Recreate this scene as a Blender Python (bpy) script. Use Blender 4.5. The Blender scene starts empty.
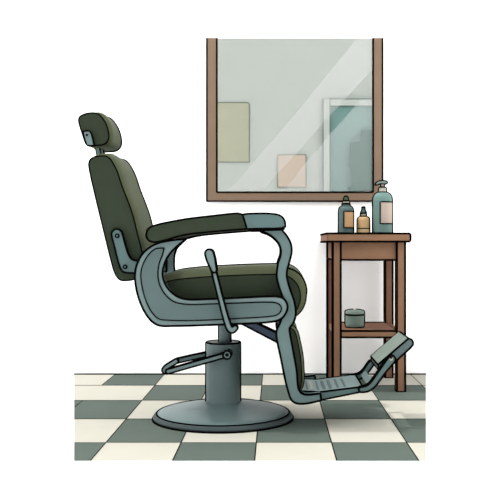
import bpy, bmesh, math
from mathutils import Vector

scene = bpy.context.scene
COL = scene.collection
H = 0.765           # eye height of the camera
F = 800.0           # focal length for a 500 px frame
CX, CY = 275.0, 245.0
YC = 3.538          # centre line of the chair

def W(x, y, Y):
    """drawing coordinates measured on the plane at distance Y -> world X, Z"""
    return ((x - CX) * Y / F, H - (y - CY) * Y / F)

# ------------------------------------------------------------------ materials
K = 0.40
def lin(h):
    c = [int(h[i:i+2], 16) / 255 for i in (0, 2, 4)]
    return [(v / 12.92 if v <= .04045 else ((v + .055) / 1.055) ** 2.4) * K for v in c]

MATS = {}
def mat(name, hexc, rough=.7, spec=.25, metal=0, var=.05, scale=9):
    if name in MATS: return MATS[name]
    m = bpy.data.materials.new(name); m.use_nodes = True
    nt = m.node_tree; b = nt.nodes['Principled BSDF']
    c = lin(hexc)
    tc = nt.nodes.new('ShaderNodeTexCoord'); n = nt.nodes.new('ShaderNodeTexNoise')
    n.inputs['Scale'].default_value = scale; n.inputs['Detail'].default_value = 3
    nt.links.new(tc.outputs['Object'], n.inputs['Vector'])
    r = nt.nodes.new('ShaderNodeValToRGB')
    r.color_ramp.elements[0].position = .3; r.color_ramp.elements[1].position = .7
    r.color_ramp.elements[0].color = [min(1, v * (1 - var)) for v in c] + [1]
    r.color_ramp.elements[1].color = [min(1, v * (1 + var)) for v in c] + [1]
    nt.links.new(n.outputs['Fac'], r.inputs['Fac'])
    nt.links.new(r.outputs['Color'], b.inputs['Base Color'])
    b.inputs['Roughness'].default_value = rough
    b.inputs['Specular IOR Level'].default_value = spec * .3
    b.inputs['Metallic'].default_value = metal
    MATS[name] = m
    return m

INK   = mat('black_piping', '0b0a09', 1, 0, 0, 0)
THIN  = mat('grey_edging', '6f7f7b', 1, 0, 0, 0)
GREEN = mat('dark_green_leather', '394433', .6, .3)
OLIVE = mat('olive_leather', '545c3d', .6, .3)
STEEL = mat('blue_grey_enamel', '8ba2a2', .45, .35)
PANEL = mat('slate_enamel', '6c8181', .5, .3)
POST  = mat('post_enamel', '7b9494', .45, .35)
PIPE  = mat('column_enamel', '768b8b', .4, .4)
TEAL  = mat('teal_grey_enamel', '6d8887', .45, .35)
PALE  = mat('pale_teal_tread', '9fb5b3', .6, .2)
RIB   = mat('tread_rib', '6f8585', .6, .2)
RIBP  = mat('tread_rib_pale', 'c9c4ba', .6, .2)
PADT  = mat('sage_rubber', '94a298', .8, .15, 0, .08, 25)
RIM   = mat('charcoal_rubber', '505b5c', .7, .2)
NAVY  = mat('navy_enamel', '56677c', .5, .3)
WOOD  = mat('brown_wood', 'ad8468', .7, .2, 0, .06, 14)
WOOD_SHADE = mat('brown_wood_shade', 'a0755e', .7, .2, 0, .06, 14)  # same wood toned darker for sides and back, shade painted into colour
FRAME = mat('tan_wood', 'a68c76', .7, .2, 0, .04, 12)
TDARK = mat('sage_tile', '6b7870', .8, .1, 0, .02)
TLITE = mat('cream_tile', 'e3e0d2', .8, .1, 0, .01)
K_, K = K, 1.0
WHITE = mat('white_plaster', 'fafafa', .9, 0, 0, 0)
K = K_
BTEAL = mat('teal_plastic', '80a49e', .4, .3)
BSLAT = mat('slate_glass', '607b7a', .35, .3)
BAMB  = mat('amber_plastic', 'ecc892', .4, .3)
BAMB2 = mat('amber_band', 'f4d5a2', .4, .3)
LTAN  = mat('tan_label', 'e6bd8c', .8, .1, 0, .02)
LPINK = mat('blush_label', 'dfcfc1', .8, .1, 0, .02)
IVORY = mat('ivory_plastic', 'd6d0c2', .5, .2)
PUMP  = mat('pale_teal_plastic', '9fb3ab', .5, .2)
CAPG  = mat('green_cap', '55694f', .5, .2)
CAPD  = mat('slate_cap', '5d7072', .5, .2)
JAR   = mat('sage_jar', '8ba095', .5, .25)
JART  = mat('sage_jar_lid', '9db0a4', .5, .25)
SAGE  = mat('sage_wall_paint', 'c0c6bf', .9, .05, 0, .015, 2)
OLPAP = mat('olive_paper', 'b6b6a0', .9, .05, 0, .02)
PNPAP = mat('blush_paper', 'cbbaaa', .9, .05, 0, .02)
DFRM  = mat('pale_door_frame', 'bfc6bf', .8, .1, 0, .01)
DPANE = mat('blue_grey_door_panel', '769893', .8, .1, 0, .02)
DSHAPE = mat('deep_teal_shape', '35605a', .9, .05, 0, .03)

def mirror_mat(name, white_mix):
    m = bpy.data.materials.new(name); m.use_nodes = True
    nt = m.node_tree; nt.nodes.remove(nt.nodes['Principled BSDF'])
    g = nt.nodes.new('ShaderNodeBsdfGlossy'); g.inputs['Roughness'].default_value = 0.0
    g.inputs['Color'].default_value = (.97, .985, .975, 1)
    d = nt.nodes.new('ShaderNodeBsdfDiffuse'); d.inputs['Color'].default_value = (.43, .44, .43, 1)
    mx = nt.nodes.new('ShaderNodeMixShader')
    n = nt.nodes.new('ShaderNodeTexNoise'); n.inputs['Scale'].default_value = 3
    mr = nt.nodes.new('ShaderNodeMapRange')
    mr.inputs['To Min'].default_value = max(0, white_mix - .01); mr.inputs['To Max'].default_value = white_mix + .01
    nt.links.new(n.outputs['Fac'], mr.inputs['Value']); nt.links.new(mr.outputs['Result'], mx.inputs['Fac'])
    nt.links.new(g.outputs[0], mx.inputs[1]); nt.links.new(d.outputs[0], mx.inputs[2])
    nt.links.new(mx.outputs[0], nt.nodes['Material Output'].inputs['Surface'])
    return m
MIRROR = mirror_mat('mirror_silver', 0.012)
STREAK  = mirror_mat('mirror_streak', 0.27)  # whitened mix that paints reflection streaks onto the glass

INKS = 1.3
# ------------------------------------------------------------------ mesh builder
class MB:
    def __init__(self): self.v = []; self.f = []; self.m = []; self.mats = []; self.sm = []
    def mi(self, m):
        if m not in self.mats: self.mats.append(m)
        return self.mats.index(m)
    def add(self, vs, fs, m, smooth=False):
        o = len(self.v); self.v += [tuple(p) for p in vs]; i = self.mi(m)
        for f in fs: self.f.append([o + k for k in f]); self.m.append(i); self.sm.append(smooth)
    def box(self, x0, x1, y0, y1, z0, z1, m, ink=0):
        vs = [(x, y, z) for x in (x0, x1) for y in (y0, y1) for z in (z0, z1)]
        self.add(vs, [(0,1,3,2),(4,6,7,5),(0,4,5,1),(2,3,7,6),(0,2,6,4),(1,5,7,3)], m)
        if ink:
            for a in range(8):
                for b in range(a + 1, 8):
                    if bin(a ^ b).count('1') == 1: self.tube([vs[a], vs[b]], ink)
    def tube(self, pts, r, m=None, closed=False, n=6, cap=True):
        if m is None or m is INK:
            m = INK; r = [q*INKS for q in r] if isinstance(r, (list, tuple)) else r*INKS
        pts = [Vector(p) for p in pts]; N = len(pts); rs = r if isinstance(r, (list, tuple)) else [r] * N
        vs = []; up = None
        for i, p in enumerate(pts):
            if closed: t = pts[(i + 1) % N] - pts[i - 1]
            else: t = pts[min(i + 1, N - 1)] - pts[max(i - 1, 0)]
            if t.length < 1e-9: t = Vector((1, 0, 0))
            t.normalize()
            if up is None:
                up = Vector((0, 1, 0)) if abs(t.y) < .7 else Vector((0, 0, 1))
            up = (up - t * up.dot(t)).normalized(); s = t.cross(up)
            for k in range(n):
                a = 2 * math.pi * k / n
                vs.append(p + (up * math.cos(a) + s * math.sin(a)) * rs[i])
        fs = []
        for i in range(N if closed else N - 1):
            j = (i + 1) % N
            for k in range(n):
                l = (k + 1) % n; fs.append((i*n+k, i*n+l, j*n+l, j*n+k))
        if not closed and cap:
            fs.append(tuple(range(n))[::-1]); fs.append(tuple((N-1)*n + k for k in range(n)))
        self.add(vs, fs, m, True)
    def loft(self, prof, secs, m_side, m_band, ink_at=(), ink=.0036, smooth=True):
        """prof: closed list of (X,Z); secs: list of (Y, outward offset)"""
        N = len(prof); A = sum(prof[i][0]*prof[(i+1)%N][1] - prof[(i+1)%N][0]*prof[i][1] for i in range(N))
        sg = 1 if A > 0 else -1
        nm = []
        for i in range(N):
            tx = prof[(i+1)%N][0] - prof[i-1][0]; tz = prof[(i+1)%N][1] - prof[i-1][1]
            L = math.hypot(tx, tz) or 1; nm.append((sg*tz/L, -sg*tx/L))
        def off(n_, q):
            if len(q) == 2: return q[1]
            return q[1]*max(0, n_[0]) + q[2]*max(0, n_[1])
        rings = [[(p[0]+n_[0]*off(n_, q), q[0], p[1]+n_[1]*off(n_, q)) for p, n_ in zip(prof, nm)] for q in secs]
        vs = [p for r in rings for p in r]
        fs = [(s*N+i, s*N+(i+1)%N, (s+1)*N+(i+1)%N, (s+1)*N+i) for s in range(len(rings)-1) for i in range(N)]
        self.add(vs, fs, m_band, smooth)
        self.add(rings[0], [tuple(range(N))], m_side); self.add(rings[-1], [tuple(range(N))[::-1]], m_side)
        for k in ink_at: self.tube(rings[k], ink, closed=True)
    def prism(self, px, Y0, Y1, m, ink=.0036, Yp=None, m_band=None, far_ink=True, corners=()):
        """outline measured at the plane Yp (default its near face), given depth Y0..Y1"""
        Yp = Yp or Y0
        prof = [W(x, y, Yp) for x, y in px]
        N = len(prof)
        vs = [(x, Y0, z) for x, z in prof] + [(x, Y1, z) for x, z in prof]
        self.add(vs, [tuple(range(N)), tuple(range(2*N-1, N-1, -1))], m)
        self.add(vs, [(i, (i+1)%N, N+(i+1)%N, N+i) for i in range(N)], m_band or m)
        if ink:
            self.tube(vs[:N], ink, closed=True)
            if far_ink: self.tube(vs[N:], ink, closed=True)
            for c in corners: 
                X, Z = W(c[0], c[1], Yp); self.tube([(X, Y0, Z), (X, Y1, Z)], ink)
    def lathe(self, cx, cy, prof, m, n=40, inks=(), ink=.003, seams=True, seam_from=0, seam_to=None):
        """prof list of (r,z) or (r,z,material of the band above)"""
        rows = [[(cx + p[0]*math.cos(2*math.pi*k/n), cy + p[0]*math.sin(2*math.pi*k/n), p[1]) for k in range(n)] for p in prof]
        for s in range(len(prof)-1):
            mm = prof[s][2] if len(prof[s]) > 2 else m
            self.add(rows[s] + rows[s+1], [(k, (k+1)%n, n+(k+1)%n, n+k) for k in range(n)], mm, True)
        self.add(rows[0], [tuple(range(n))[::-1]], prof[0][2] if len(prof[0]) > 2 else m)
        self.add(rows[-1], [tuple(range(n))], prof[-2][2] if len(prof[-2]) > 2 else m)
        for i in inks: self.tube(rows[i], ink, closed=True)
        if seams:
            # added ink-outline seams where the line of sight grazes the turned surface
            base = math.atan2(-cy, -cx)
            for sgn in (1, -1):
                a = base + sgn * math.pi/2
                self.tube([(cx + (p[0]+.0012)*math.cos(a), cy + (p[0]+.0012)*math.sin(a), p[1]) for p in prof[seam_from:seam_to]], ink*1.1)
    def build(self, name, parent=None):
        me = bpy.data.meshes.new(name); me.from_pydata(self.v, [], self.f)
        for m in self.mats: me.materials.append(m)
        for p, i, s in zip(me.polygons, self.m, self.sm): p.material_index = i; p.use_smooth = s
        bm = bmesh.new(); bm.from_mesh(me)
        bmesh.ops.recalc_face_normals(bm, faces=bm.faces[:]); bm.to_mesh(me); bm.free()
        o = bpy.data.objects.new(name, me); COL.objects.link(o)
        if parent:
            o.parent = parent
            b = parent
            off = Vector((0, 0, 0))
            while b: off += b.location; b = b.parent
            me.transform(__import__('mathutils').Matrix.Translation(-off))
        return o

def smooth(pts, closed=True, n=5):
    """spline through the points; a third entry marks a sharp corner"""
    P = [Vector(p[:2]) for p in pts]; C = [len(p) > 2 for p in pts]; N = len(P); out = []
    for i in range(N if closed else N - 1):
        j = (i+1) % N; L = (P[j]-P[i]).length; s = (P[j]-P[i])
        def T(k, seg):
            if C[k] or (not closed and k in (0, N-1)): return seg
            t = P[(k+1)%N] - P[k-1]
            return t.normalized() * L if t.length > 1e-9 else seg
        a, b = T(i, s), T(j, s)
        for k in range(n):
            t = k / n; t2 = t*t; t3 = t2*t
            out.append(tuple(P[i]*(2*t3-3*t2+1) + a*(t3-2*t2+t) + P[j]*(-2*t3+3*t2) + b*(t3-t2)))
    if not closed: out.append(tuple(P[-1]))
    return out

def ribbon(path, ws, n=5, cap0=True, cap1=True):
    """outline (drawing units) of a bar of half-widths ws round a path, with round ends"""
    sp = smooth([(p[0], p[1]) for p in path], False, n) if n > 1 else [tuple(p) for p in path]
    M = len(sp); per = max(1, n)
    if not isinstance(ws, (list, tuple)): ws = [ws] * len(path)
    L, R = [], []
    for i, p in enumerate(sp):
        q = i / per; k = min(int(q), len(path)-2); f = q - k
        w = ws[k]*(1-f) + ws[k+1]*f
        a = Vector(sp[max(i-1, 0)]); b = Vector(sp[min(i+1, M-1)]); t = (b-a).normalized()
        nx, ny = -t.y, t.x
        L.append((p[0]+nx*w, p[1]+ny*w)); R.append((p[0]-nx*w, p[1]-ny*w))
        if i == 0: t0, w0 = t, w
        if i == M-1: t1, w1 = t, w
    out = list(L)
    if cap1:
        c = Vector(sp[-1])
        for k in range(1, 6):
            a = math.pi/2 - math.pi*k/6
            d = Vector((t1.x*math.cos(a) - t1.y*math.sin(a), t1.x*math.sin(a) + t1.y*math.cos(a)))
            out.append(tuple(c + d*w1))
    out += R[::-1]
    if cap0:
        c = Vector(sp[0])
        for k in range(1, 6):
            a = -math.pi/2 - math.pi*k/6
            d = Vector((t0.x*math.cos(a) - t0.y*math.sin(a), t0.x*math.sin(a) + t0.y*math.cos(a)))
            out.append(tuple(c + d*w0))
    return out

def disc(x, y, r, n=18): return [(x + r*math.cos(2*math.pi*k/n), y + r*math.sin(2*math.pi*k/n)) for k in range(n)]

def thing(name, loc, label, cat, group=None):
    o = bpy.data.objects.new(name, None); COL.objects.link(o); o.location = loc
    o.empty_display_size = .1
    o['label'] = label; o['category'] = cat
    if group: o['group'] = group
    return o
def tag(o, label, cat, group=None):
    o['label'] = label; o['category'] = cat
    if group: o['group'] = group
    return o
def struct(o, label=None):
    o['kind'] = 'structure'
    if label: o['label'] = label
    return o

def cushion(mb, prof, Y0, Y1, ox, oz, rx, rz, ink_near=.0024, ink_far=.0034, pipe=True, arc=None):
    """padded slab: the outline prof at both faces, crowned outwards between them, piped round its crown"""
    def ramp(Y, r):
        t = max(0, min(1, min(Y-Y0, Y1-Y)/r)); return math.sin(t*math.pi/2)
    Wd = Y1-Y0; d = [0, .006, .014, .024, .034, .05, .07, .09]
    d = [v for v in d if v < Wd*.45] + [Wd/2]
    Ys = [Y0+v for v in d] + [Y1-v for v in d[-2::-1]]
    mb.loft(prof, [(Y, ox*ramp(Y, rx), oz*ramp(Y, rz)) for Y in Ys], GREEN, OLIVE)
    mb.tube([(x,Y0,z) for x,z in prof], ink_near, closed=True)
    mb.tube([(x,Y1,z) for x,z in prof], ink_near, closed=True)
    if pipe:
        N = len(prof); A = sum(prof[i][0]*prof[(i+1)%N][1] - prof[(i+1)%N][0]*prof[i][1] for i in range(N)); sg = 1 if A > 0 else -1
        pts = []
        for i, p in enumerate(prof):
            tx = prof[(i+1)%N][0]-prof[i-1][0]; tz = prof[(i+1)%N][1]-prof[i-1][1]; L = math.hypot(tx, tz) or 1
            nx, nz = sg*tz/L, -sg*tx/L
            Y = Y1 - (rx*.9 + (rz-rx)*.9*max(0, nz))
            o = ox*max(0, nx)*ramp(Y, rx) + oz*max(0, nz)*ramp(Y, rz) + .0012
            pts.append((p[0]+nx*o, Y, p[1]+nz*o))
        mb.tube(pts, ink_far, closed=True)

# ------------------------------------------------------------------ setting
YB = 4.726; YF = F * H / 216.0
mb = MB(); mb.add([(-9,-7,-.012),(9,-7,-.012),(9,YB,-.012),(-9,YB,-.012)], [(0,1,2,3)], WHITE)
struct(mb.build('floor_surround'), 'plain white floor around the checkered tiles')
mb = MB(); mb.box(-9, 9, YB, YB+.1, -.012, 6, WHITE)
struct(mb.build('wall_back'), 'plain white wall behind the chair and table')

# tiled floor: a trapezoid of checkered tiles
mb = MB()
def row_y(d): return F * H / d
rows = [216.0, 197.6, 174.0, 155.4, 140.4, 129.45]        # front row first
tw = 82.2 / 216.0 * H                                      # tile width
x_line = lambda k: (90.2 - 275)/216.0*H + k*tw             # seam between columns k-1 and k
XL = lambda Y: (74-275) * Y / F
XR = lambda Y: (426-275) * Y / F
def clipx(poly, side):
    out = []; g = (lambda p: p[0]-XL(p[1])) if side == 0 else (lambda p: XR(p[1])-p[0])
    for i, p in enumerate(poly):
        q = poly[(i+1) % len(poly)]; a, b = g(p), g(q)
        if a >= 0: out.append(p)
        if a*b < 0:
            t = a/(a-b); out.append((p[0]+(q[0]-p[0])*t, p[1]+(q[1]-p[1])*t))
    return out
for r in range(5):
    ya, yb = row_y(rows[r]), row_y(rows[r+1])
    for k in range(-4, 8):
        xa, xb = x_line(k), x_line(k+1)
        poly = clipx(clipx([(xa,ya),(xb,ya),(xb,yb),(xa,yb)], 0), 1)
        if len(poly) < 3: continue
        dark = (k + r) % 2 == 1
        if r == 2 and k < 0: dark = True                   # the drawing's odd tiles at the left edge
        if r == 3 and k < 0: dark = False
        if r == 4 and k == 5: dark = False
        m = TDARK if dark else TLITE
        mb.add([(x, y, 0) for x, y in poly], [tuple(range(len(poly)))], m)
def seam(a, b, w=.0022, z=.0008):
    a = Vector((a[0], a[1])); b = Vector((b[0], b[1])); t = (b-a).normalized(); n = Vector((-t.y, t.x))*w
    mb.add([(p.x, p.y, z) for p in (a-n, b-n, b+n, a+n)], [(0,1,2,3)], INK)
for r in range(1, 6):
    Y = row_y(rows[r]); seam((XL(Y), Y), (XR(Y), Y), (.0022, .0022, .005, .005, .006, .007)[r])
for k in range(-4, 8):
    for r in range(5):
        ya, yb = row_y(rows[r]), row_y(rows[r+1]); x = x_line(k)
        if k < 0 and r != 2 and not (k == -1 and r == 4): continue
        if k == -1 and r == 2: pass
        ys = [ya + (yb-ya)*i/40 for i in range(41)]
        ok = [y for y in ys if XL(y) <= x <= XR(y)]
        if len(ok) > 1: seam((x, ok[0]), (x, ok[-1]))
yf, yb_ = YF, YB
mb.add([(XL(yf),yf,-.011),(XR(yf),yf,-.011),(XR(yb_),yb_,-.011),(XL(yb_),yb_,-.011),(XL(yf),yf,0),(XR(yf),yf,0),(XR(yb_),yb_,0),(XL(yb_),yb_,0)],
       [(0,1,5,4),(1,2,6,5),(3,0,4,7)], WHITE)
struct(mb.build('floor'), 'cream and sage checkered tile floor')
mb = MB(); mb.box(XL(YB), XR(YB), YB-.006, YB-.0005, 0, .007, INK)
struct(mb.build('baseboard_back'), 'thin black line where wall meets the tiles')

# ------------------------------------------------------------------ barber chair
chair = thing('barber_chair', (W(223,0,YC)[0], YC, 0),
    'green leather barber chair with blue-grey metal frame and round pedestal on checkered floor', 'chair')
mirY = lambda Y: 2*YC - Y

bx = W(223.2, 0, YC)[0]
SY = .95
def squash(mb): mb.v = [(x, YC + (y-YC)*SY, z) for x, y, z in mb.v]
mb = MB(); mb.lathe(bx, YC, [(.296,0),(.307,.004),(.309,.012),(.303,.021),(.292,.027),(.2,.029)], RIM, 72, inks=(4,), ink=.0030, seams=False)
mb.tube([(bx+.309*math.cos(a*math.pi/36), YC+.309*math.sin(a*math.pi/36), .003) for a in range(72)], .0036, closed=True)
squash(mb)
base = mb.build('pedestal_base', chair)
dome = [(.291,.027),(.270,.035),(.24,.0415),(.20,.049),(.16,.057),(.12,.066),(.095,.071),(.077,.075)]
mb = MB(); mb.lathe(bx, YC, dome, PIPE, 72, seams=False)
for sgn in (1, -1):
    pts = []
    for k, (r, z) in enumerate(dome):
        p, q = dome[max(0, k-1)], dome[min(len(dome)-1, k+1)]
        sl_ = (q[1]-p[1]) / (p[0]-q[0]) / SY
        th = math.asin(min(.9, .195 / sl_))
        pts.append((bx + sgn*r*math.cos(th), YC + r*math.sin(th), z+.0005))
    mb.tube(pts, .0032)
squash(mb)
mb.build('base_dome', base)
mb = MB(); mb.lathe(bx, YC, [(.075,.068),(.075,.331),(.0745,.3355),(.068,.3365),(.02,.337)], PIPE, 48, inks=(0,2), ink=.0032, seam_to=3)
mb.build('column', chair)
mb = MB(); mb.lathe(W(224.8,0,YC)[0], YC, [(.0255,.33),(.0255,.45)], PIPE, 24, seam_to=2, ink=.0032)
mb.build('piston', chair)
mb = MB(); x0 = W(192,0,YC)[0]; x1 = W(264,0,YC)[0]; mb.box(x0, x1, 3.34, mirY(3.34), .45, .49, PANEL)
mb.build('seat_carrier', chair)

# pump pedal loop
mb = MB()
mb.prism(ribbon([(226,355),(205,361),(168,371.5)], 2.3, 4), 3.425, 3.445, STEEL, .0032)
mb.prism(ribbon([(176,361.2),(192,357.5),(226,350.5)], 2.3, 4), 3.59, 3.61, STEEL, .0032)
mb.prism(ribbon([(168,371.5),(164.6,371.2),(165,368.3),(176,361.2)], 2.3, 4), 3.43, 3.446, STEEL, .0032)
a = W(176,361.2,3.43); b = W(176,361.2,3.6)
mb.tube([(a[0], 3.44, a[1]), (b[0], 3.6, b[1])], .008, STEEL)
ped = mb.build('pump_pedal', chair)
mb = MB(); mb.prism(disc(227,355,4.1), 3.415, 3.47, STEEL, .0034); mb.prism(disc(227,355,1.7), 3.411, 3.416, INK, 0)
mb.build('pivot_bolt', ped)

# seat cushion
seatp = smooth([(159,291),(161,285),(174,280),(216,276.3),(268,274.3),(284,275),(293,279.5),(299,288),(300.5,298),(297,309),(290,316),(280,319),(230,319),(186,317),(170,303)])
S0 = 3.345; S1 = mirY(S0)
prof = [W(x,y,S0) for x,y in seatp]
secs = [(S0,0),(S0+.012,.014),(S0+.03,.024),(S0+.06,.029),(S1-.06,.029),(S1-.03,.024),(S1-.012,.014),(S1,0)]
mb = MB(); cushion(mb, prof, S0, S1, .023, .035, .03, .06, .0020, .0034)
nose = []
for i, (X, Z) in enumerate(prof):
    tx = prof[(i+1) % len(prof)][0]-prof[i-1][0]; tz = prof[(i+1) % len(prof)][1]-prof[i-1][1]; L = math.hypot(tx, tz)
    nx, nz = -tz/L, tx/L
    if nx < 0 and X > .05: pass
    if X > W(284,0,S0)[0]:
        nx, nz = (nx, nz) if (nx if abs(nx) > .3 else nz*(1 if Z > .6 else -1)) > 0 else (-nx, -nz)
        o = .023*max(0, nx) + .035*.7*max(0, nz) + .001
        nose.append((X+nx*o, S0+.03, Z+nz*o))
mb.tube(nose, .0034)
mb.build('seat', chair)

# backrest
backp = smooth([(88.8,166),(90,160),(95,156.8),(106,156.2),(111,160),(117,171),(122,186),(127.5,200),(132.8,215),(137,232),(142,252),(144,265),(141,275),(136,279),(122,280.5),(117,277),(113,268),(103,228),(95,195)])
B0 = 3.33; B1 = mirY(B0)
prof = [W(x,y,B0) for x,y in backp]
mb = MB(); cushion(mb, prof, B0, B1, .010, .020, .03, .10, .0026, .0036)
back = mb.build('backrest', chair)
br = smooth([(118,261),(114.5,247),(111.5,234),(113.3,230.4),(117,229),(121,231),(122.6,235),(126,247),(128.7,255),(132,259.3),(138,260.8),(152,262,1),(152,275,1),(136,273.3),(124,272.2),(120.8,269)])
for near in (True, False):
    mb = MB(); ya, yb2 = (3.312, 3.333) if near else (mirY(3.333), mirY(3.312))
    mb.prism(br, ya, yb2, TEAL, .0034, Yp=3.312)
    for (x, y) in ((117,235.8),(125,266.8)):
        X = [ (x + 1.7*math.cos(t*math.pi/6), y + 1.7*math.sin(t*math.pi/6)) for t in range(12)]
        yy = (3.305, 3.3125) if near else (mirY(3.3125), mirY(3.305))
        mb.prism(X, yy[0], yy[1], TEAL, .0024, Yp=3.305)
    mb.build('hinge_bracket', back)

# headrest
headp = smooth([(78.6,121),(79.6,117),(83,114.8),(88,113.2),(95,113),(99,114.5),(102,117.5),(105.8,123.5),(108.3,131),(108.8,138),(107,142),(103,144.6),(96,145.5),(88,145.6),(86,144),(83,136)])
H0 = 3.42; H1 = mirY(H0)
prof = [W(x,y,H0) for x,y in headp]
mb = MB(); cushion(mb, prof, H0, H1, .012, .010, .03, .06, .0026, .0034)
head = mb.build('headrest', chair)
mb = MB(); mb.prism(smooth([(83.2,132),(85.5,131),(89,131),(91,133),(92.5,138),(94.2,145.6,1),(87.5,145.4),(85.6,142)]), 3.408, 3.423, STEEL, .003)
mb.prism(disc(86.8,134.9,1.2,10), 3.404, 3.409, INK, 0)
mb.build('headrest_bracket', head)
for Y, sh in ((3.50, 0), (3.576, 0)):
    mb = MB(); mb.prism([(94.6,143),(98.6,143),(101.6,157),(97.4,157)], Y-.008, Y+.008, STEEL, .0018, Yp=3.50)
    mb.build('headrest_post', chair)

# side frames, armrests and front posts, near and far
frame_out = smooth([(187,239,1),(173,240.2),(158.8,243),(148,248.6),(140,257.6),(135.2,272),(136.5,290),(142.6,308),(151,320.6),(159.5,325.6),(175,326),(202,325.3),(240,323.8),(272,321.8),(282,318),(287.6,308),(285,300),(279,296.7),(265,296.5),(238,297.8),(210,299),(187.6,299.4),(176.8,296.2),(167,287),(162.6,275.6),(164.2,264.8),(169.6,254),(178.6,245)])
frame_in = smooth([(164,248,1),(155,249.2),(146.5,257.6),(141,272),(142.8,290),(148.3,306),(156,317),(164,320),(200,320.3),(240,318.3),(272,316.2),(279,313.6),(281.4,308.5),(278.8,304),(271,302.2),(240,303),(210,304),(187.6,304.4),(173,301.2),(163,291.5),(158.2,279),(158.8,265),(162.6,254)])
armp = smooth([(146.3,235),(148.3,228.8),(155,225.3),(170,221.8),(187.6,218.7),(215,215.5),(237,213.3),(242.5,214.4,1),(247,229,1),(216.4,231.4),(184,235),(162,241),(153.4,242.2),(148.3,240)])
capp = smooth([(242.5,214.4,1),(250,213.6),(270,213.6),(280,215.5),(284.4,220),(285.6,226.5,1),(281,228.2),(265,228.6),(247,229,1)])
post_a = [(258,230.4,1),(268,234),(277,241.4),(280.6,248.6),(280.4,256),(278,263.5),(276.7,275.6),(278,283),(280.5,291),(284,302),(283.5,312),(280,323),(276.6,330.5),(276.6,338),(280.8,358),(285,379),(288.4,392),(291.5,400),(297,403.4),(307,403.4),(321.4,400.2,1),(320.4,393.4,1),(307,394.6),(301.6,393),(298.4,388),(296.6,370),(292.5,347),(289.6,331),(290,327.6),(293.6,322.4),(295.8,313.4),(294.2,301),(290,289),(287,277.5),(287.2,270),(289.4,262),(291.7,252),(291,244),(287,236),(281.7,229.7,1)]
postp = smooth(post_a)
frame_far = smooth([(172.5,238.6,1),(165,240),(156,243),(148,248.6),(140,257.6),(135.2,272),(136.5,290),(142.6,308),(151,320.6),(159.5,325.6),(175,326),(202,325.3),(240,323.8),(272,321.8),(282,318),(287.6,308),(285,300),(279,296.7),(265,296.5),(238,297.8),(210,299),(187.6,299.4),(174,296.2),(164,287),(159.6,275),(159,262),(161.5,250)])
panel_far = [(x-3, y) if x < 166 and y < 300 else (x, y) for x, y in frame_in]
for near in (True, False):
    def yy(a, b): return (a, b) if near else (mirY(b), mirY(a))
    mb = MB(); mb.prism(frame_out if near else frame_far, *yy(3.27, 3.308), STEEL, .0038, Yp=3.27, far_ink=False)
    fr = mb.build('side_frame', chair)
    mb = MB(); mb.prism(frame_in if near else panel_far, *yy(3.266, 3.2705), PANEL, .0022, Yp=3.266, far_ink=False)
    mb.build('side_panel', fr)
    mb = MB(); a0 = yy(3.245, 3.34); p_ = [W(x,y,3.245) for x,y in armp]
    mb.loft(p_, [(a0[0],0),(a0[0]+.012,.002),(a0[0]+.03,.003),(a0[1]-.03,.003),(a0[1]-.012,.002),(a0[1],0)], GREEN, GREEN, (0,), .0034)
    ar = mb.build('armrest', chair)
    mb = MB(); mb.prism(capp, *yy(3.245, 3.34), TEAL, .0034, Yp=3.245)
    mb.build('armrest_cap', ar)
    mb = MB(); mb.prism(postp, *yy(3.288, 3.332), POST, .0038, Yp=3.288, far_ink=False)
    mb.build('front_post', chair)

# recline lever in front of the near frame
mb = MB(); mb.prism(ribbon([(213.5,270),(221,300),(228,325),(231.5,330),(235.2,328)], [2.4,2.5,2.8,3.2,2.6], 4), 3.225, 3.243, STEEL, .0034)
a = W(233,328,3.235); mb.tube([(a[0],3.24,a[1]),(a[0],3.45,a[1]+.012)], .009, STEEL)
lev = mb.build('recline_lever', chair)
mb = MB(); mb.prism(ribbon([(209.2,253.5),(211,260),(214,270)], [4.4,4.3,2.7], 4), 3.215, 3.25, STEEL, .0036)
mb.build('lever_grip', lev)

# strut, leg rest, foot plate, foot arms, foot pad
mb = MB(); mb.prism([(236,321),(252,321),(284,336.5),(286,347)], 3.37, 3.41, NAVY, .0034)
mb.build('diagonal_strut', chair)
legp = smooth([(288,329),(290.5,328),(295,332),(298,343),(300.5,356),(301.6,370),(301.8,380),(300,389,1),(297,384),(293,358)])
L0 = 3.334; L1 = mirY(L0); prof = [W(x,y,L0) for x,y in legp]
mb = MB(); mb.loft(prof, [(L0,0),(L0+.01,.006),(L0+.03,.011),(L1-.03,.011),(L1-.01,.006),(L1,0)], GREEN, OLIVE, (0,), .0018)
mb.loft(prof, [(L0+.028,.0105),(L0+.032,.0105)], INK, INK, (0,), .003)
mb.build('leg_rest', chair)
mb = MB(); F0, F1 = 3.334, 3.64
mb.prism([(300,391),(320,392),(362.7,386.6),(363.3,391.4),(321,400),(300,400)], F0, F1, TEAL, .0032, m_band=PALE, corners=((362.7,386.6),))
fp = mb.build('foot_plate', chair)
ribs = [(308,2,RIB),(312.5,2.6,RIBP),(319,2,RIB),(325,3,RIB),(331.5,3,RIB),(339,2.2,RIB),(346,2.2,RIB)]
def plate_z(x):  # top line of the plate
    return 391 + (x-300)/20 if x < 320 else 392 - (x-320)*5.4/42.7
for x, w, m in ribs:
    mb = MB(); q = [(x-w/2, plate_z(x-w/2)-.4), (x+w/2, plate_z(x+w/2)-.4), (x+w/2, plate_z(x)+.8), (x-w/2, plate_z(x)+.8)]
    mb.prism(q, F0+.05, F1-.05, m, 0, Yp=F0); mb.build('tread_rib', fp)
armpath = ribbon([(361,389.2),(367,388),(372.5,384),(382,371),(391.3,359)], [2.6,2.9,3.0,3.1,3.9], 4)
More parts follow.
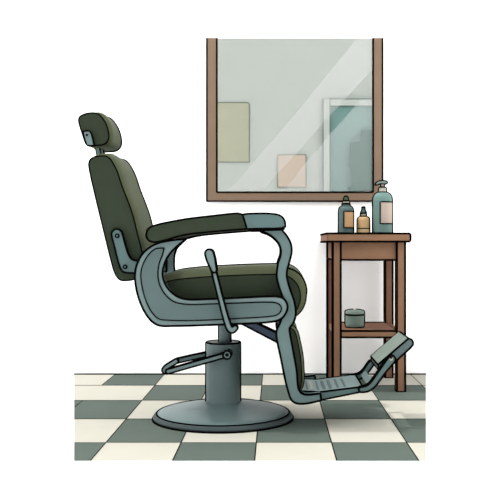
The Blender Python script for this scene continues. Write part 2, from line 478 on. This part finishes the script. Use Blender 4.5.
armfar = ribbon([(361,389.2),(367,388),(372.5,384),(380,374)], [2.6,2.9,3.0,3.1], 4)
for Ya, Yb in ((3.322, 3.345), (3.632, 3.655)):
    mb = MB(); mb.prism(armpath if Ya < 3.5 else armfar, Ya, Yb, TEAL, .0034, Yp=3.334)
    if Ya < 3.5:
        mb.prism(disc(391.3,359,1.7,12), Ya-.004, Ya+.001, IVORY, 0); mb.prism(disc(391.1,357.9,1.1,10), Ya-.006, Ya-.003, INK, 0)
    mb.build('foot_arm', chair)
mb = MB(); mb.prism([(368,386),(373,381),(375,384),(370,389)], 3.34, 3.64, TEAL, .003)
mb.build('cross_bar', chair)
padp = smooth([(378,364.6,1),(408.6,338.3,1),(412,340),(413.2,343.8),(411,347.4,1),(384.6,370.6),(379.4,370.6,1)], True, 4)
mb = MB(); mb.prism(padp, 3.362, 3.614, PANEL, .0034, corners=((408.6,338.3),(378,364.6),(379.4,370.6)))
pad = mb.build('foot_pad', chair)
mb = MB(); mb.prism([(378,364.4),(408.6,338.1),(408.4,337.6),(377.8,364.0)], 3.365, 3.611, PADT, 0)
mb.build('rubber_tread', pad)

# ------------------------------------------------------------------ side table
T0 = 4.163; T1 = 4.60
tbl = thing('side_table', (W(369,0,4.4)[0], 4.4, 0), 'brown wooden side table with lower shelf standing beside the chair', 'table')
INK_T = .0044
zt = W(0,233,4.14)[1]; zb = W(0,241.6,4.14)[1]
mb = MB()
tp = [(327,233.4),(409.6,233.4),(410.6,234.6),(410.6,240.4),(409.6,241.6),(327,241.6)]
mb.prism(tp, 4.135, 4.69, WOOD, INK_T, m_band=WOOD_SHADE, corners=((327,233.4),(327,241.6)))
mb.build('table_top', tbl)
def leg(x0, x1, Ya, m=WOOD):
    mb = MB(); X0 = W(x0,0,T0)[0]; X1 = W(x1,0,T0)[0]
    mb.box(X0, X1, Ya, Ya+.05, 0, zb, m, INK_T); return mb.build('leg', tbl)
leg(333, 340.8, T0); leg(397, 405.2, T0); leg(333, 340.8, T1, WOOD_SHADE); leg(397, 405.2, T1, WOOD_SHADE)
xa, xb = W(340.8,0,T0)[0], W(397,0,T0)[0]
za = W(0,260,T0)[1]
mb = MB(); mb.box(xa, xb, T0+.012, T0+.034, za, zb, WOOD, INK_T); mb.build('front_apron', tbl)
mb = MB(); mb.box(xa, xb, T1+.012, T1+.034, za, zb, WOOD_SHADE, 0); mb.build('back_apron', tbl)
for xx in (W(334.5,0,T0)[0], W(402,0,T0)[0]):
    mb = MB(); mb.box(xx-.004, xx+.016, T0+.05, T1, za, zb, WOOD_SHADE, INK_T*.8); mb.build('side_apron', tbl)
zs = W(0,331,T0)[1]; zsb = W(0,337.4,T0)[1]
mb = MB(); mb.box(xa, xb, T0+.006, T1+.02, zsb, zs, WOOD_SHADE, 0)
mb.box(xa, xb, T0+.002, T0+.006, zsb, zs, WOOD, 0)
for z in (zs, zsb): mb.tube([(xa,T0+.003,z),(xb,T0+.003,z)], INK_T)
mb.tube([(xa,T1+.02,zs),(xb,T1+.02,zs)], INK_T)
mb.build('shelf', tbl)
zr = W(0,331,T0)[1]
for xx in (W(336,0,T0)[0], W(401,0,T0)[0]):
    mb = MB(); mb.box(xx-.008, xx+.012, T0+.05, T1, zsb+.004, zr-.004, WOOD_SHADE, 0); mb.build('shelf_rail', tbl)

# jar on the shelf
JY = 4.34; jx = W(354.7,0,JY)[0]; u = JY/F
jr = 9.3*u
jar = thing('jar', (jx, JY, zs), 'small round sage green jar on the lower shelf of the table', 'jar')
zl = W(0,314.4,JY)[1]; zk = W(0,311.2,JY)[1]
mb = MB(); mb.lathe(jx, JY, [(jr*.86,zs+.002),(jr*.97,zs+.010),(jr,zs+.02),(jr,zl)], JAR, 36, inks=(0,), ink=.004); mb.build('jar_body', jar)
mb = MB(); mb.lathe(jx, JY, [(jr,zl),(jr,zk-.002),(jr*.96,zk+.003),(jr*.6,zk+.008),(jr*.1,zk+.010)], JART, 36, inks=(0,), ink=.0036, seam_to=5); mb.build('lid', jar)

# bottles
BY = 4.34; u = BY/F
zt2 = zt + .0005
def by(y): return W(0, y, BY)[1] - (W(0, 233.2, BY)[1] - zt2)
def label_patch(cx, cy, r, a0, a1, z0, z1, m, parent, ink=.0028):
    mb = MB(); n = 14; rr = r + .0012
    A = [a0 + (a1-a0)*k/n for k in range(n+1)]
    lo = [(cx+rr*math.sin(a), cy-rr*math.cos(a), z0) for a in A]; hi = [(p[0], p[1], z1) for p in lo]
    ri = r - .002
    li = [(cx+ri*math.sin(a), cy-ri*math.cos(a), z0) for a in A]; hii = [(p[0], p[1], z1) for p in li]
    N = n+1
    mb.add(lo+hi, [(k,k+1,N+k+1,N+k) for k in range(n)], m)
    mb.add(li+hii, [(k,k+1,N+k+1,N+k) for k in range(n)], m)
    mb.tube(lo + hi[::-1], ink, closed=True)
    return mb.build('label', parent)
# dropper bottle
cx = W(346,0,BY)[0]; r = 7.2*u
b1 = thing('dropper_bottle', (cx, BY, zt2), 'dark slate bottle with tan label and green dropper tip, at left end of table top', 'bottle')
mb = MB(); mb.lathe(cx, BY, [(r*.96,by(233)),(r,by(232)),(r,by(211)),(r*.93,by(208.3)),(r*.75,by(206.7)),(r*.52,by(206)),(r*.5,by(203.6))], BSLAT, 36, inks=(0,6), ink=.004); mb.build('bottle_body', b1)
label_patch(cx, BY, r, -.37, 1.36, by(227.5), by(211.3), LTAN, b1)
mb = MB(); mb.lathe(cx, BY, [(r*.45,by(203.6)),(r*.45,by(200.6))], IVORY, 24, inks=(1,), ink=.0034); mb.build('collar', b1)
mb = MB(); mb.lathe(cx, BY, [(r*.3,by(200.6)),(r*.28,by(198)),(r*.12,by(196))], CAPG, 24, ink=.0038, inks=(2,)); mb.build('dropper_tip', b1)
# amber bottle
cx = W(363.4,0,BY)[0]; r = 5.9*u
b2 = thing('nozzle_bottle', (cx, BY, zt2), 'small amber bottle with pointed slate nozzle between the two taller bottles', 'bottle')
mb = MB(); mb.lathe(cx, BY, [(r*.96,by(233),BAMB2),(r,by(232),BAMB2),(r,by(228.2)),(r,by(219.5)),(r*.9,by(217.6)),(r*.5,by(216.2))], BAMB, 36, inks=(0,5), ink=.0038)
mb.tube([(cx+r*1.01*math.cos(k*math.pi/16), BY+r*1.01*math.sin(k*math.pi/16), by(228.2)) for k in range(32)], .002, closed=True)
mb.build('bottle_body', b2)
mb = MB(); mb.lathe(cx, BY, [(r*.48,by(216.2)),(r*.48,by(213))], IVORY, 24, inks=(1,), ink=.0034); mb.build('collar', b2)
mb = MB(); mb.lathe(cx, BY, [(r*.46,by(213)),(r*.34,by(211)),(r*.22,by(209.5)),(r*.2,by(206.9))], CAPD, 24, ink=.0036, inks=(3,)); mb.build('nozzle', b2)
# pump bottle
cx = W(382.5,0,BY)[0]; r = 9.4*u
b3 = thing('pump_bottle', (cx, BY, zt2), 'tall teal pump bottle with blush label at right end of table top', 'bottle')
mb = MB(); mb.lathe(cx, BY, [(r*.97,by(233)),(r,by(232)),(r,by(200)),(r*.94,by(196.6)),(r*.78,by(194)),(r*.52,by(192.6)),(r*.36,by(192.2))], BTEAL, 40, inks=(0,6), ink=.0042); mb.build('bottle_body', b3)
label_patch(cx, BY, r, -.37, 1.36, by(223.6), by(202), LPINK, b3)
mb = MB(); mb.lathe(cx, BY, [(r*.38,by(192.2)),(r*.38,by(188)),(r*.3,by(187.2))], IVORY, 24, inks=(0,2), ink=.0036); mb.build('collar', b3)
mb = MB(); mb.lathe(cx, BY, [(r*.15,by(187.2)),(r*.15,by(183.2))], IVORY, 16, ink=.0032)
mb.prism(smooth([(375.6,184.2),(377.2,181.6),(381,180.6),(386,180.9),(387.6,182.6),(386,183.9),(380,183.8),(376.6,185)]), BY-.014, BY+.014, PUMP, .0028)
mb.build('pump_head', b3)

# ------------------------------------------------------------------ mirror on the back wall
MY = 4.70
mir = thing('wall_mirror', (W(295,0,MY)[0], YB-.001, W(0,201,MY)[1]), 'large tan wood framed mirror with painted-on diagonal reflection streaks hanging on the white wall', 'mirror')
def rail(x0, x1, y0, y1):
    X0, Z1 = W(x0, y0, MY); X1, Z0 = W(x1, y1, MY); return X0, X1, Z0, Z1
X0, X1, Z0, Z1 = rail(206.8, 382.6, 38, 201.2)
iX0, iX1, iZ0, _ = rail(216.8, 373.2, 38, 192.2)
fr = []
for nm, (a, b, c, d) in (('frame_rail', (X0, iX0, Z0, Z1)), ('frame_rail', (iX1, X1, Z0, Z1)), ('frame_rail', (iX0, iX1, Z0, iZ0))):
    mb = MB(); mb.box(a, b, MY, YB-.001, c, d, FRAME)
    t = .0042
    if c == Z0 and d == Z1:
        out = a if a == X0 else b; inn = b if a == X0 else a
        mb.tube([(out,MY,Z1),(out,MY,Z0)], t); mb.tube([(inn,MY,Z1),(inn,MY,iZ0)], t)
        mb.tube([(out,MY,Z0),(inn,MY,Z0)], t)
    else:
        mb.tube([(a,MY,c),(b,MY,c)], t); mb.tube([(a,MY,d),(b,MY,d)], t)
    mb.build(nm, mir)
GY = 4.708
mb = MB(); mb.box(iX0, iX1, GY, YB-.002, iZ0, Z1, MIRROR)
gl = mb.build('mirror_glass', mir)
def band(pts):  # pale light streak painted on the mirror as a thin whitened strip
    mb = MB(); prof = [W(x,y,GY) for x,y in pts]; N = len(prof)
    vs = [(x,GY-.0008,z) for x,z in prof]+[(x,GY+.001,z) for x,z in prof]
    mb.add(vs, [tuple(range(N)), tuple(range(2*N-1,N-1,-1))]+[(i,(i+1)%N,N+(i+1)%N,N+i) for i in range(N)], STREAK)
    mb.build('reflection_streak', gl)
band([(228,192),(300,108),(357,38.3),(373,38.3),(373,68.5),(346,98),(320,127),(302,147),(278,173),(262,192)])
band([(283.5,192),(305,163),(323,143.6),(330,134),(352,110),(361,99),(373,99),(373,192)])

# ------------------------------------------------------------------ what stands opposite the mirror, behind the viewer
RW = -1.0; VD = 2*GY - RW
def R(x, y, Y=RW): 
    D = 2*GY - Y; return ((x-CX)*D/F, H-(y-CY)*D/F)
mb = MB(); mb.box(-2.3, 2.9, RW-.1, RW, -.012, 3.75, SAGE)
struct(mb.build('wall_front'), 'pale sage wall seen in the mirror')
def flat(px, name, m, y1, ink=.006, im=THIN, par=None, y0=RW+.001):
    mb = MB(); prof = [R(x,y,y1) for x,y in px]; N = len(prof)
    vs = [(x,y1,z) for x,z in prof]+[(x,y0,z) for x,z in prof]
    mb.add(vs, [tuple(range(N)), tuple(range(2*N-1,N-1,-1))]+[(i,(i+1)%N,N+(i+1)%N,N+i) for i in range(N)], m)
    if ink: mb.tube(vs[:N], ink, im, closed=True)
    return mb.build(name, par)
tag(flat([(190,102.6),(247.5,102.6),(249.3,104.2),(249.3,162),(190,162)], 'poster', OLPAP, RW+.012, .006), 'tall olive-beige panel at the left side of the mirror reflection', 'poster')
tag(flat([(277.8,155.2),(305.8,154.6),(306,187.4),(277.8,187)], 'picture', PNPAP, RW+.02, .005), 'small blush square picture low in the mirror reflection', 'picture')
def rect(x0,x1,y0,y1): return [(x0,y0),(x1,y0),(x1,y1),(x0,y1)]
zf = R(0,0)
yfl = CY + H*(2*GY-RW)/F*0 + H*F/(2*GY-RW)
d1 = bpy.data.objects.new('door_1', None); COL.objects.link(d1); d1.location = (R(351,0)[0], RW, 0); struct(d1, 'pale framed blue-grey door seen at right in the mirror')
flat(rect(323.2,330,99,yfl), 'door_frame', DFRM, RW+.05, .006, THIN, d1)
flat(rect(394,401,99,yfl), 'door_frame', DFRM, RW+.05, .006, THIN, d1)
flat(rect(330,394,99,106), 'door_frame', DFRM, RW+.05, .006, THIN, d1)
flat(rect(330,394,106,yfl-.3), 'door_panel', DPANE, RW+.02, .005, THIN, d1)
dz = [(376,130),(361.4,130),(361,141),(350.4,143),(350.6,150),(348.6,165),(351,167.5),(351,185),(347,188),(349,191),(350,200),(351,yfl-1),(376,yfl-1)]
tag(flat(dz, 'dark_shape', DSHAPE, RW+.10, 0, y0=RW+.055), 'deep teal ragged-edged drape in front of the door in the mirror', 'shape')  # unidentified dark shape, extruded as a thin slab

# ------------------------------------------------------------------ light
w = bpy.data.worlds.new('World'); scene.world = w; w.use_nodes = True
bg = w.node_tree.nodes['Background']; bg.inputs[0].default_value = (1,1,1,1); bg.inputs[1].default_value = 1.0
sl = bpy.data.lights.new('sun', 'SUN'); sl.energy = 0.95; sl.angle = math.radians(2.0); sl.color = (1, .985, .95)
so = bpy.data.objects.new('sun', sl); COL.objects.link(so); so.location = (-3, 0, 6)
so.rotation_euler = Vector((.50, .03, -.86)).to_track_quat('-Z', 'Y').to_euler()

# ------------------------------------------------------------------ camera
cd = bpy.data.cameras.new('camera'); co = bpy.data.objects.new('camera', cd); COL.objects.link(co)
co.location = (0, 0, H); co.rotation_euler = (math.pi/2, 0, 0)
cd.sensor_width = 36; cd.lens = F/500*36
cd.shift_x = (250-CX)/500; cd.shift_y = (CY-250)/500
cd.clip_start = .05; cd.clip_end = 100
scene.camera = co
vs = scene.view_settings
vs.view_transform = 'Standard'; vs.look = 'None'; vs.gamma = 1; vs.exposure = 1.56; vs.use_curve_mapping = False
